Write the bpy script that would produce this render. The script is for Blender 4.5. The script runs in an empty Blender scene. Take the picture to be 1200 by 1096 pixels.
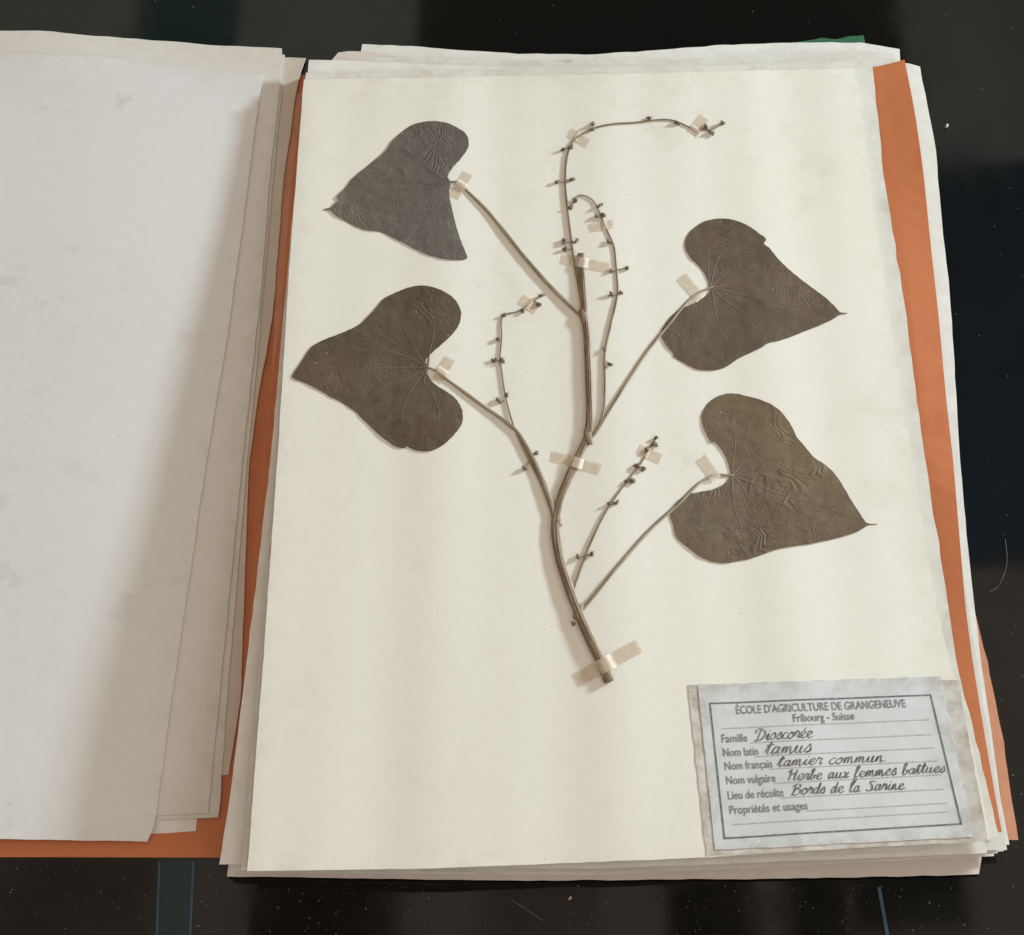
import bpy, bmesh, math, random
from mathutils import Vector, Matrix, noise
from mathutils.geometry import delaunay_2d_cdt
random.seed(7)
scn = bpy.context.scene
C = scn.collection

# ---------------------------------------------------------------- camera
CAM = Vector((-0.00587, -0.40079, 0.69984)); TGT = Vector((-0.03912, -0.02191, 0.0)); ROLL = -0.10563; F = 2000.0
fw = (TGT - CAM).normalized(); r0 = fw.cross(Vector((0, 0, 1))).normalized(); u0 = r0.cross(fw)
RX = r0*math.cos(ROLL) + u0*math.sin(ROLL); UY = -r0*math.sin(ROLL) + u0*math.cos(ROLL)
cd = bpy.data.cameras.new('camera'); cam = bpy.data.objects.new('camera', cd); C.objects.link(cam)
cd.sensor_fit = 'HORIZONTAL'; cd.sensor_width = 36; cd.lens = F/1200*36; cd.clip_start = 0.01; cd.clip_end = 60
m = Matrix((RX, UY, -fw)).transposed().to_4x4(); m.translation = CAM; cam.matrix_world = m
scn.camera = cam

# ---------------------------------------------------------------- light
w = bpy.data.worlds.new('World'); scn.world = w; w.use_nodes = True
bg = w.node_tree.nodes['Background']; bg.inputs[0].default_value = (1.0, 0.83, 0.685, 1); bg.inputs[1].default_value = 0.565
def lamp(name, loc, aim, sx, sy, power, col):
    ld = bpy.data.lights.new(name, 'AREA'); ld.shape = 'RECTANGLE'; ld.size = sx; ld.size_y = sy; ld.energy = power; ld.color = col
    lo = bpy.data.objects.new(name, ld); C.objects.link(lo); lo.location = loc
    lo.rotation_euler = (Vector(aim) - lo.location).to_track_quat('-Z', 'Y').to_euler()
lamp('window_light', (2.1, 1.06, 0.425), (0, 0, 0), 0.30, 0.13, 142, (0.74, 0.91, 1.0))       # low window, from the right and behind
lamp('front_fill_light', (1.35, -1.05, 0.75), (0.1, -0.15, 0), 0.9, 0.6, 9, (0.88, 0.96, 1.0))   # added soft fill from the front right, brightens the near end
scn.view_settings.view_transform = 'Standard'; scn.view_settings.look = 'None'
scn.view_settings.exposure = 0; scn.view_settings.gamma = 1; scn.view_settings.use_curve_mapping = False

# ---------------------------------------------------------------- helpers
def ray(px, py): return (fw + RX*((px-600)/F) + UY*((548-py)/F))
def unproj(px, py, H, dz=0.0):
    """pixel -> point on the surface z = H(x, y) + dz that the thing lies on"""
    d = ray(px, py); z = 0.006
    for _ in range(7):
        t = (z - CAM.z)/d.z; p = CAM + d*t; z = H(p.x, p.y) + dz
    t = (z - CAM.z)/d.z; p = CAM + d*t
    return Vector((p.x, p.y, z))
def sst(a, b, x):
    t = max(0.0, min(1.0, (x-a)/(b-a))); return t*t*(3-2*t)
def HR(x, y):                                   # top of the right-hand pile
    z = 0.0098 + 0.0092*sst(0.26, -0.26, y)
    z += 0.00014*math.sin(x*88 + 1.0 + 2.2*y) + 0.00009*math.sin(x*163 - 3*y + .6) + 0.00013*math.sin(y*34 + x*9)
    z += 0.00042*math.exp(-((x-0.02-0.06*y)/0.03)**2) + .00025*math.exp(-((x+0.075+0.08*y)/0.025)**2)
    z += 0.0009*sst(0.195, 0.235, y)*math.sin(x*34+1.2)
    return z
def HL(x, y):                                   # top of the left-hand pile
    z = 0.0040 - 0.0018*sst(0.2, -0.2, y)
    z += 0.00016*math.sin(x*45 + 1.6*y) + 0.00011*math.sin(y*41 + x*14 + 1)
    z += 0.0016*sst(0.20, 0.25, y)*(0.6+math.sin(x*38+0.6)*.5)
    return z
def fr(H, f): return lambda x, y: H(x, y)*f

WL = {}
def finish(name, verts, faces, mat, parent=None, smooth=False, kind=None, label=None, cat=None, group=None):
    n = len(verts); c = Vector((0, 0, 0))
    for v in verts: c += Vector(v)
    c /= n
    if label or parent is None: c.z = min(v[2] for v in verts)
    me = bpy.data.meshes.new(name); me.from_pydata([tuple(Vector(v)-c) for v in verts], [], faces); me.update()
    bm = bmesh.new(); bm.from_mesh(me); bmesh.ops.recalc_face_normals(bm, faces=bm.faces); bm.to_mesh(me); bm.free()
    if smooth:
        for p in me.polygons: p.use_smooth = True
    me.materials.append(mat)
    o = bpy.data.objects.new(name, me); C.objects.link(o)
    place(o, c, parent); tag(o, label, cat, group, kind)
    return o
def place(o, c, parent):
    WL[o.name] = c.copy()
    if parent is not None:
        o.parent = parent; o.location = c - WL[parent.name]
    else: o.location = c
def tag(o, label=None, cat=None, group=None, kind=None):
    if label: o['label'] = label
    if cat: o['category'] = cat
    if group: o['group'] = group
    if kind: o['kind'] = kind
def empty(name, loc, label, cat, group=None):
    o = bpy.data.objects.new(name, None); o.empty_display_size = .02; C.objects.link(o); place(o, Vector(loc), None); tag(o, label, cat, group); return o

def resample(pts, n):
    pts = [Vector((p[0], p[1])) for p in pts]
    d = [0]
    for a, b in zip(pts, pts[1:]): d.append(d[-1] + (b-a).length)
    out = []; j = 0
    for i in range(n):
        s = d[-1]*i/(n-1)
        while j < len(d)-2 and d[j+1] < s: j += 1
        t = (s-d[j])/max(1e-9, d[j+1]-d[j]); out.append(pts[j].lerp(pts[j+1], t))
    return out
def catmull(pts, k, closed=False):
    n = len(pts); out = []
    dim = len(pts[0]); P = [Vector(p) if dim > 1 else p for p in pts]
    rng = range(n if closed else n-1)
    for i in rng:
        if closed: a, b, c, d = P[i-1], P[i], P[(i+1) % n], P[(i+2) % n]
        else: a, b, c, d = P[max(0, i-1)], P[i], P[i+1], P[min(n-1, i+2)]
        for s in range(k):
            t = s/k
            out.append(0.5*((2*b) + (c-a)*t + (2*a-5*b+4*c-d)*t*t + (3*b-a-3*c+d)*t**3))
    if not closed: out.append(P[-1].copy())
    return out
def smooth_line(pts, n):
    if len(pts) < 3: return resample(pts, n)
    P = resample(pts, 240)
    for _ in range(14): P = [P[0]] + [(P[i-1]+P[i]*2+P[i+1])/4 for i in range(1, len(P)-1)] + [P[-1]]
    return resample(P, n)

def grid_slab(rows, th):
    """closed thin slab from a grid of top points"""
    nv, nu = len(rows), len(rows[0]); V = [p for r in rows for p in r]; N = len(V)
    V = V + [Vector((p.x, p.y, p.z-th)) for p in V]; Fc = []
    for j in range(nv-1):
        for i in range(nu-1):
            a = j*nu+i; q = (a, a+1, a+nu+1, a+nu); Fc.append(q); Fc.append(tuple(x+N for x in reversed(q)))
    ring = [i for i in range(nu)] + [j*nu+nu-1 for j in range(1, nv)] + [(nv-1)*nu+i for i in range(nu-2, -1, -1)] + [j*nu for j in range(nv-2, 0, -1)]
    for a, b in zip(ring, ring[1:]+ring[:1]): Fc.append((b, a, a+N, b+N))
    return V, Fc
def crisp(me, nsm):
    """smooth faces, hard cut edges"""
    for p in me.polygons: p.use_smooth = True
    bm = bmesh.new(); bm.from_mesh(me)
    for e in bm.edges:
        if len(e.link_faces) == 2 and e.calc_face_angle(0) > .7: e.smooth = False
    bm.to_mesh(me); bm.free()
SEED = [0]
def sheet(name, top, right, bottom, left, H, f, mat, label, cat='paper sheet', group=None, n=56, th=0.00022, rough=0.5, sm=True, lift=None, ew=.025):
    """one paper sheet. top L->R, right T->B, bottom L->R, left T->B as traced outlines (px)"""
    SEED[0] += 1; sd = SEED[0]*7.3
    fn = smooth_line if sm else resample
    T, R, B, L = fn(top, n), fn(right, n), fn(bottom, n), fn(left, n)
    Hf = fr(H, f); rows = []
    for j in range(n):
        v = j/(n-1); row = []
        for i in range(n):
            u = i/(n-1)
            p = T[i]*(1-v)+B[i]*v + L[j]*(1-u)+R[j]*u - (T[0]*(1-u)*(1-v)+T[-1]*u*(1-v)+B[0]*(1-u)*v+B[-1]*u*v)
            e = max(0, 1-min(u, 1-u, v, 1-v)*n*.7)
            if e > 0 and rough:
                p = p + Vector((noise.noise((p.x*.06+sd, p.y*.06, sd)), noise.noise((p.x*.06, p.y*.06+sd, sd+9))))*rough*e*2.2
            dz = 0.0
            if lift: dz = lift(u, v)
            row.append(unproj(p.x, p.y, Hf, dz))
        rows.append(row)
    V, Fc = grid_slab(rows, th)
    o = finish(name, V, Fc, mat, smooth=False, label=label, cat=cat, group=group)
    crisp(o.data, 0)
    at = o.data.attributes.new('edge', 'FLOAT', 'POINT'); ed = []
    for j in range(n):
        for i in range(n):
            u, v = i/(n-1), j/(n-1); ed.append(math.exp(-min(u, 1-u, v, 1-v)/ew))
    at.data.foreach_set('value', ed + ed)
    return o

# ---------------------------------------------------------------- materials
class NB:
    def __init__(s, name):
        s.m = bpy.data.materials.new(name); s.m.use_nodes = True; s.t = s.m.node_tree; s.b = s.t.nodes['Principled BSDF']; s.tc = s.t.nodes.new('ShaderNodeTexCoord')
    def n(s, ty, **k):
        x = s.t.nodes.new('ShaderNode'+ty)
        for a, b in k.items(): setattr(x, a, b)
        return x
    def l(s, a, b): s.t.links.new(a, b)
    def noise(s, scale, detail=4, rough=.55, dist=0, vec=None):
        x = s.n('TexNoise'); x.inputs['Scale'].default_value = scale; x.inputs['Detail'].default_value = detail
        x.inputs['Roughness'].default_value = rough; x.inputs['Distortion'].default_value = dist
        s.l(vec if vec else s.tc.outputs['Object'], x.inputs['Vector']); return x.outputs['Fac']
    def ramp(s, fac, stops):
        x = s.n('ValToRGB'); e = x.color_ramp.elements
        while len(e) < len(stops): e.new(.5)
        for k, (p, c) in zip(e, stops): k.position = p; k.color = (*c, 1) if len(c) == 3 else c
        s.l(fac, x.inputs['Fac']); return x.outputs['Color']
    def mix(s, fac, a, b, mode='MIX'):
        x = s.n('Mix', data_type='RGBA', blend_type=mode)
        for q, i in ((fac, 0), (a, 6), (b, 7)):
            if hasattr(q, 'is_linked'): s.l(q, x.inputs[i])
            else: x.inputs[i].default_value = q if i == 0 else (*q, 1)
        return x.outputs[2]
    def math(s, op, a, b=0.0):
        x = s.n('Math', operation=op)
        for q, i in ((a, 0), (b, 1)):
            if hasattr(q, 'is_linked'): s.l(q, x.inputs[i])
            else: x.inputs[i].default_value = q
        return x.outputs[0]
    def bump(s, h, dist, strength=1.0, prev=None):
        x = s.n('Bump'); x.inputs['Distance'].default_value = dist; x.inputs['Strength'].default_value = strength
        s.l(h, x.inputs['Height'])
        if prev: s.l(prev, x.inputs['Normal'])
        return x.outputs['Normal']
G = lambda v: (v, v, v)

def paper_mat(name, col, stain=(0.55, 0.50, 0.44), amt=0.35, fox=0.25, off=0.0, bump=0.00004, sst_=(0.56, 0.72), edirt=.28):
    b = NB(name); mp = b.n('Mapping'); mp.inputs['Location'].default_value = (off, off*.7, 0); b.l(b.tc.outputs['Object'], mp.inputs['Vector']); v = mp.outputs[0]
    s1 = b.noise(14, 5, .62, .6, v); s2 = b.noise(55, 6, .6, .3, v); s3 = b.noise(210, 3, .5, 0, v)
    k = b.math('MULTIPLY', b.ramp(s1, [(.48, G(0)), (.75, G(1))]), b.ramp(s2, [(sst_[0], G(0)), (sst_[1], G(1))]))
    c = b.mix(b.math('MULTIPLY', k, amt), col, stain)
    c = b.mix(b.math('MULTIPLY', b.ramp(s3, [(.4, G(0)), (.75, G(1))]), .10), c, tuple(x*.82 for x in col))
    vo = b.n('TexVoronoi'); vo.inputs['Scale'].default_value = 105; b.l(v, vo.inputs['Vector'])
    vo2 = b.n('TexVoronoi'); vo2.inputs['Scale'].default_value = 105; b.l(v, vo2.inputs['Vector'])
    rnd = b.n('SeparateColor'); b.l(vo2.outputs['Color'], rnd.inputs[0])
    dot = b.math('MULTIPLY', b.ramp(vo.outputs['Distance'], [(.015, G(1)), (.065, G(0))]), b.math('GREATER_THAN', rnd.outputs[0], .82))
    c = b.mix(b.math('MULTIPLY', dot, fox*2), c, (.22, .17, .13))
    mot = b.noise(520, 4, .7, 0, v); c = b.mix(b.math('MULTIPLY', b.ramp(mot, [(.3, G(0)), (  .72, G(1))]), .17), c, tuple(x*.72 for x in col))
    ea = b.n('Attribute'); ea.attribute_name = 'edge'
    en = b.ramp(b.noise(95, 7, .75, .2, v), [(.42, G(0)), (.66, G(1))])
    c = b.mix(b.math('MULTIPLY', b.math('MULTIPLY', ea.outputs['Fac'], en), edirt), c, (stain[0]*.8, stain[1]*.74, stain[2]*.66))
    big = b.noise(4.5, 3, .5, 0, v)
    c = b.mix(b.math('MULTIPLY', b.ramp(big, [(.4, G(0)), (.72, G(1))]), .16), c, (col[0]*.93, col[1]*.88, col[2]*.78))
    b.l(c, b.b.inputs['Base Color']); b.b.inputs['Roughness'].default_value = .62; b.b.inputs['Specular IOR Level'].default_value = .28
    h = b.noise(1500, 3, .6, 0, v); h2 = b.noise(120, 4, .5, 0, v)
    n1 = b.bump(h2, bump*2.2, .5); n2 = b.bump(h, bump, .35, n1); b.l(n2, b.b.inputs['Normal'])
    return b.m
P_top = paper_mat('herbarium_paper', (.82, .79, .70), (.56, .49, .40), amt=.42, off=.3, edirt=.22, sst_=(.5, .68))
P_left = paper_mat('left_paper', (.755, .747, .725), (.38, .35, .31), amt=.5, off=2.1, sst_=(.53, .64), edirt=.16)
P_cream = paper_mat('cream_paper', (.735, .705, .645), amt=.3, off=4.2)
P_beige = paper_mat('beige_paper', (.66, .585, .50), amt=.5, off=6.6)
P_white = paper_mat('white_paper', (.79, .765, .71), amt=.4, off=8.8)
P_pink = paper_mat('pinkish_paper', (.70, .62, .56), amt=.5, off=11)
P_stain = paper_mat('stained_paper', (.74, .71, .64), (.42, .33, .26), amt=.75, off=13.2, sst_=(.5, .62))
ORANGE = paper_mat('orange_card', (.55, .172, .062), (.36, .085, .025), amt=.75, fox=.3, off=15, sst_=(.42, .62), bump=.0001)
ORANGE2 = paper_mat('pale_orange_card', (.64, .29, .17), (.40, .12, .05), amt=.7, fox=.3, off=17, sst_=(.42, .62), bump=.0001)
CARD = paper_mat('label_paper', (.665, .68, .675), (.36, .33, .29), amt=.45, off=19.4, sst_=(.47, .66), edirt=.62)
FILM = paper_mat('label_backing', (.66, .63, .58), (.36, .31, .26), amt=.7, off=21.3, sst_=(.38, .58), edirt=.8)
for mm in (ORANGE, ORANGE2):
    pb = mm.node_tree.nodes['Principled BSDF']; pb.inputs['Roughness'].default_value = .42; pb.inputs['Specular IOR Level'].default_value = .5
GREEN = paper_mat('green_scrap', (.03, .13, .06), (.10, .22, .14), amt=.8, off=23)

def flat_mat(name, col, rough=.7, spec=.3, var=.25, scale=300):
    b = NB(name); s = b.noise(scale, 4)
    c = b.mix(b.ramp(s, [(.35, G(0)), (.7, G(1))]), tuple(x*(1-var) for x in col), tuple(min(1, x*(1+var)) for x in col))
    b.l(c, b.b.inputs['Base Color']); b.b.inputs['Roughness'].default_value = rough; b.b.inputs['Specular IOR Level'].default_value = spec
    return b.m
INK = flat_mat('faded_print', (.24, .26, .27), .8, .2, .5, 900)
PEN = flat_mat('pen_ink', (.19, .175, .175), .8, .2, .5, 700)
RULE = flat_mat('ruled_line', (.46, .47, .46), .8, .2, .3, 900)
FRAME = flat_mat('frame_line', (.17, .19, .19), .8, .2, .4, 500)
BUD = flat_mat('dried_bud', (.20, .15, .105), .8, .2, .5, 900)
DUST = flat_mat('dust', (.26, .255, .24), .9, .2, .4, 300)
CRUMB = flat_mat('crumb', (.5, .42, .33), .9, .2, .3, 300)

def stem_mat(name, dark, pale, k):
    """lengthwise fibres, from the fib attribute (across, up, along)"""
    b = NB(name); fa = b.n('Attribute'); fa.attribute_name = 'fib'; v = fa.outputs['Vector']
    s = b.noise(k, 3, .6, .3, v); s2 = b.noise(k*.35, 3, .5, .5, v); s3 = b.noise(130, 4, .6)
    c = b.mix(b.ramp(s, [(.40, G(0)), (.60, G(1))]), dark, pale)
    c = b.mix(b.math('MULTIPLY', b.ramp(s2, [(.45, G(0)), (.62, G(1))]), .55), c, tuple((x*.4+y*.6) for x, y in zip(dark, pale)))
    c = b.mix(b.math('MULTIPLY', b.ramp(s3, [(.48, G(0)), (.66, G(1))]), .35), c, dark)
    b.l(c, b.b.inputs['Base Color']); b.b.inputs['Roughness'].default_value = .65; b.b.inputs['Specular IOR Level'].default_value = .25
    b.l(b.bump(s, .00025, .6), b.b.inputs['Normal']); return b.m
S_main = stem_mat('stem_skin', (.13, .075, .045), (.40, .31, .21), 2.2)
S_pet = stem_mat('petiole_skin', (.19, .145, .09), (.42, .35, .24), 2.6)
S_thin = stem_mat('stalk_skin', (.17, .125, .08), (.33, .265, .18), 3)
S_dark = stem_mat('stem_groove', (.075, .035, .02), (.14, .075, .045), 3)

def leaf_mat(name, col, tint, off, wr):
    """pressed leaf; the polar attribute is (angle, distance) about the leaf stalk, so creases follow the veins"""
    b = NB(name); mp = b.n('Mapping'); mp.inputs['Location'].default_value = (off, off, 0); b.l(b.tc.outputs['Object'], mp.inputs['Vector']); v = mp.outputs[0]
    pa = b.n('Attribute'); pa.attribute_name = 'polar'; pv = pa.outputs['Vector']
    def pol(sx, sy):
        q = b.n('Mapping'); q.inputs['Scale'].default_value = (sx, sy, 1); q.inputs['Location'].default_value = (off, off*2, 0); b.l(pv, q.inputs['Vector']); return q.outputs[0]
    s1 = b.noise(34, 5, .62, .5, v); s2 = b.noise(420, 5, .7, 0, v); s4 = b.noise(120, 5, .65, .4, v); s5 = b.noise(15, 3, .5, .3, v)
    c = b.mix(b.ramp(s1, [(.36, G(0)), (.66, G(1))]), tuple(x*.88 for x in col), tint)
    c = b.mix(b.math('MULTIPLY', b.ramp(s5, [(.48, G(0)), (.66, G(1))]), .55), c, (col[0]*1.22, col[1]*1.16, col[2]*.86))
    c = b.mix(b.math('MULTIPLY', b.ramp(s4, [(.5, G(0)), (.72, G(1))]), .5), c, tuple(x*.66 for x in col))
    c = b.mix(b.math('MULTIPLY', b.ramp(s2, [(.42, G(0)), (.72, G(1))]), .4), c, tuple(min(1, x*1.45) for x in col))
    st = b.noise(1, 4, .65, .3, pol(16, 2.4)); c = b.mix(b.math('MULTIPLY', b.ramp(st, [(.56, G(0)), (.70, G(1))]), .38), c, tuple(min(1, x*1.5) for x in tint))
    vo = b.n('TexVoronoi'); vo.inputs['Scale'].default_value = 190; b.l(v, vo.inputs['Vector'])
    rnd = b.n('SeparateColor'); b.l(vo.outputs['Color'], rnd.inputs[0])
    dot = b.math('MULTIPLY', b.ramp(vo.outputs['Distance'], [(.05, G(1)), (.13, G(0))]), b.math('GREATER_THAN', rnd.outputs[0], .95))
    c = b.mix(b.math('MULTIPLY', dot, .5), c, (.42, .39, .33))
    b.l(c, b.b.inputs['Base Color']); b.b.inputs['Roughness'].default_value = .55; b.b.inputs['Specular IOR Level'].default_value = .26
    cross = b.noise(1, 3, .6, 1.6, pol(3.4, 13)); rad = b.noise(1, 3, .55, .9, pol(17, 2.6))
    m1 = b.ramp(b.noise(30, 3, .55, .2, v), [(.46, G(0)), (.62, G(1))]); m2 = b.ramp(b.noise(22, 3, .55, .2, mp.outputs[0]), [(.40, G(1)), (.58, G(0))])
    h = b.math('ADD', b.math('MULTIPLY', b.ramp(cross, [(.3, G(0)), (.5, G(1)), (.7, G(0))]), m1), b.math('MULTIPLY', b.math('MULTIPLY', rad, m2), 1.1))
    base = b.noise(40, 2.5, .5, .8, v); con = b.math('SINE', b.math('MULTIPLY', base, 105.0))
    m3 = b.ramp(b.noise(24, 3, .6, .4, v), [(.50, G(0)), (.64, G(1))]); puck = b.noise(75, 3, .5, .6, v)
    n0 = b.bump(puck, .0011*wr, .35); n0 = b.bump(b.math('MULTIPLY', con, m3), .00016*wr, .6, n0)
    n1 = b.bump(h, .00034*wr, .5, n0); n2 = b.bump(s2, .00012, .4, n1); n3 = b.bump(s4, .00025, .35, n2); b.l(n3, b.b.inputs['Normal'])
    return b.m
LEAFM = [leaf_mat('leaf_grey', (.128, .109, .091), (.150, .131, .112), .4, 1.2), leaf_mat('leaf_brown', (.104, .074, .052), (.128, .096, .070), 1.7, .9),
         leaf_mat('leaf_umber', (.118, .083, .060), (.140, .103, .077), 3.1, .5), leaf_mat('leaf_olive', (.146, .106, .066), (.172, .128, .082), 4.6, .8)]
VEINM = [flat_mat('vein_%s' % c[0], c[1], .6, .35, .2) for c in (('grey', (.14, .122, .106)), ('brown', (.15, .12, .098)), ('umber', (.165, .13, .11)), ('olive', (.185, .145, .105)))]

def tape_mat():
    b = NB('gummed_tape'); s = b.noise(260, 4, .6)
    c = b.mix(b.ramp(s, [(.35, G(0)), (.7, G(1))]), (.74, .61, .47), (.84, .72, .58)); b.l(c, b.b.inputs['Base Color'])
    b.b.inputs['Roughness'].default_value = .6; b.b.inputs['Alpha'].default_value = .44; b.b.inputs['Specular IOR Level'].default_value = .15
    b.l(b.bump(s, .00005, .4), b.b.inputs['Normal']); return b.m
TAPE = tape_mat()

def table_mat():
    b = NB('black_glass'); s = b.noise(3, 4); s2 = b.noise(900, 3); s3 = b.noise(40, 5, .65, .5)
    b.l(b.mix(b.ramp(s, [(.35, G(0)), (.7, G(1))]), (.0045, .0042, .004), (.008, .007, .006)), b.b.inputs['Base Color'])
    rr = b.ramp(s3, [(.35, G(.035)), (.75, G(.11))]); b.l(rr, b.b.inputs['Roughness']); b.b.inputs['IOR'].default_value = 1.5
    b.l(b.bump(s, .002, .06), b.b.inputs['Normal']); return b.m
TABLE = table_mat()
REFL_T = flat_mat('teal_reflection', (.011, .027, .033), .25, .5, .2, 30)  # teal reflection in the table, given as plain colour
EDGE = flat_mat('blue_reflection', (.035, .085, .135), .3, .5, .3, 60)  # blue reflected light, given as plain colour
BOARD_D = flat_mat('dark_board', (.05, .042, .03), .7, .2, .3, 6)
BOARD_B = flat_mat('blue_board', (.03, .10, .17), .7, .2, .3, 6)
BOARD_G = flat_mat('grey_green_board', (.70, .80, .74), .8, .2, .12, 4)
BOARD_T = flat_mat('teal_board', (.10, .30, .27), .8, .2, .15, 4)
BOARD_M = flat_mat('brown_board', (.40, .31, .24), .8, .2, .2, 5)

# ---------------------------------------------------------------- setting: table, and boards added overhead to shape its reflections
def boxv(x0, x1, y0, y1, z0, z1):
    V = [Vector((x, y, z)) for z in (z0, z1) for y in (y0, y1) for x in (x0, x1)]
    return V, [(0, 1, 3, 2), (4, 6, 7, 5), (0, 4, 5, 1), (1, 5, 7, 3), (3, 7, 6, 2), (2, 6, 4, 0)]
V, Fc = boxv(-1.3, .95, -.62, .75, -.03, 0)
table = finish('table_top', V, Fc, TABLE, kind='structure')
bv = table.modifiers.new('bevel', 'BEVEL'); bv.width = .004; bv.segments = 3
flat0 = lambda x, y: 0.0
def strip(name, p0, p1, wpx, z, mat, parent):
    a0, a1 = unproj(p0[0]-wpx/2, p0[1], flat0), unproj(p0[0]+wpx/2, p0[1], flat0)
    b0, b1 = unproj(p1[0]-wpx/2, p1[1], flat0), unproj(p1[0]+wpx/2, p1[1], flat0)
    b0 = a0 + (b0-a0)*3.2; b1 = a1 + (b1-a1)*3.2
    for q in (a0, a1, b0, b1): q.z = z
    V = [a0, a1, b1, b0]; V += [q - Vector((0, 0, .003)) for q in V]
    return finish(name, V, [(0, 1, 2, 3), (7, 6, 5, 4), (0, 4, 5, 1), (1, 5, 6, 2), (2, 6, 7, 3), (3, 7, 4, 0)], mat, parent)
strip('reflection_band', (207, 1010), (204, 1096), 38, .0002, REFL_T, table)  # reflection streaks painted as coloured strips on the tabletop
strip('reflection_rim', (187, 1010), (184, 1096), 2.2, .0004, EDGE, table)
strip('reflection_rim', (227, 1010), (223, 1096), 2.6, .0004, EDGE, table)
strip('reflection_line', (1030, 1040), (1040, 1096), 4, .0003, EDGE, table)

# unseen overhead boards, added so the glossy table mirrors dark and tinted bands
CZ = 2.3
refl_boards = None
def board(x0, x1, y0, y1, mat, z=CZ, name='reflection_board'):
    global refl_boards
    V, Fc = boxv(x0, x1, y0, y1, z, z+.05)
    if refl_boards is None: refl_boards = finish('reflection_boards', V, Fc, mat, kind='structure')
    else: finish(name, V, Fc, mat, refl_boards)
board(-.36, .58, 1.55, 3.6, BOARD_D)
board(-1.02, -.80, 1.5, 3.6, BOARD_T)
board(-1.9, -1.03, 1.4, 3.6, BOARD_G)
board(-.79, -.37, 1.4, 3.6, BOARD_G)
board(.59, .74, 1.4, 3.6, BOARD_D)
board(.75, 1.7, 1.95, 3.6, BOARD_G)
board(.66, 1.7, 1.0, 1.94, BOARD_B)
board(.45, .64, .3, 1.5, BOARD_D)
for k, x in enumerate((-1.1, -.62, -.2, .12, .33)): board(x, x+(.30, .26, .2, .15, .1)[k], .1, 1.3, (BOARD_M, BOARD_D, BOARD_M, BOARD_D, BOARD_D)[k])

# ---------------------------------------------------------------- the open orange folder
def folder():
    n = 40; rows = []
    Lfar = [(-620, 50), (-760, 1003)]
    fold = smooth_line([(356, 88), (337, 220), (326, 370), (312, 450), (302, 540), (295, 660), (290, 800), (275, 915), (267, 1005)], n)
    rise = smooth_line([(369, 84), (356, 230), (345, 370), (332, 520), (318, 660), (305, 800), (292, 915), (286, 1003)], n)
    rgt = smooth_line([(1060, 70), (1072, 130), (1082, 200), (1091, 290), (1100, 370), (1108, 460), (1117, 539), (1131, 708), (1139, 770), (1152, 850), (1164, 920), (1174, 975)], n)
    l0, r0_ = fr(HL, .07), fr(HR, .66)
    for j in range(n):
        v = j/(n-1); row = []
        a = Vector(Lfar[0]).lerp(Vector(Lfar[1]), v)
        for i in range(14): 
            p = a.lerp(fold[j], i/13); q = unproj(p.x, p.y, l0); row.append(q)
        A = unproj(fold[j].x, fold[j].y, l0); B = unproj(rise[j].x, rise[j].y, r0_)
        for i in range(1, 7):
            t = i/7; q = A.lerp(B, t); q.z = A.z + (B.z-A.z)*sst(0, 1, t**1.15); row.append(q)
        for i in range(26):
            t = i/25; p = rise[j].lerp(rgt[j], t) + Vector((0, 15*(1-t**14)*(1-v)**3)); row.append(unproj(p.x, p.y, r0_, .0010*math.sin(v*11+.6)*max(0, (t-.9)/.1)**2 + .0003*math.sin(v*23)*max(0, (t-.9)/.1)))
        rows.append(row)
    V, Fc = grid_slab(rows, .0003)
    return finish('folder', V, Fc, ORANGE, smooth=False, label='open orange card folder, spine in the gap between both paper piles', cat='folder')
folder()

# ---------------------------------------------------------------- right-hand pile, bottom to top
sheet('folder', [(330, 110), (1070, 95)], [(1070, 95), (1110, 420), (1138, 700), (1157, 775), (1176, 870), (1193, 984)], [(300, 1008), (1193, 984)], [(330, 110), (300, 1008)],
      HR, .05, ORANGE2, 'pale orange folder cover lowest in the herbarium pile, worn corner showing', 'folder', th=.0003, sm=False)
sheet('paper_sheet', [(374, 82), (1048, 70)], [(1048, 70), (1110, 560), (1151, 1008), (1147, 1025)], [(266, 1027), (600, 1032), (900, 1030), (1147, 1025)], [(374, 82), (266, 1027)],
      HR, .12, P_pink, 'pinkish paper sheet lowest in the herbarium pile, jutting out over the black table')
sheet('paper_sheet', [(424, 52), (480, 54), (545, 59), (600, 63), (690, 64), (760, 60), (840, 53), (930, 50), (1010, 50), (1054, 58)], [(1054, 58), (1056, 75), (1165, 1003)], [(272, 1022), (700, 1026), (1165, 1003)], [(424, 52), (350, 500), (272, 1022)],
      HR, .20, P_white, 'white paper sheet of the herbarium pile whose wavy top sticks out farthest')
sheet('paper_sheet', [(400, 78), (1064, 73), (1078, 78)], [(1078, 78), (1082, 100), (1090, 140), (1098, 180), (1099, 210), (1106, 280), (1112, 330), (1117, 400), (1125, 540), (1136, 660), (1149, 770), (1162, 860), (1172, 935), (1183, 990)], [(274, 1021), (800, 1016), (1183, 990)], [(400, 78), (274, 1021)],
      HR, .32, P_white, 'white paper sheet with curved long edge showing beyond the orange card strip', rough=.3)
sheet('paper_sheet', [(389, 70), (392, 62), (403, 57), (425, 60), (480, 68), (545, 74), (700, 77), (1040, 66)], [(1040, 66), (1170, 1000)], [(270, 1022), (800, 1018), (1170, 1000)], [(389, 70), (330, 500), (270, 1022)],
      HR, .42, P_pink, 'beige paper sheet of the herbarium pile with a torn top corner', rough=1.0)
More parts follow.
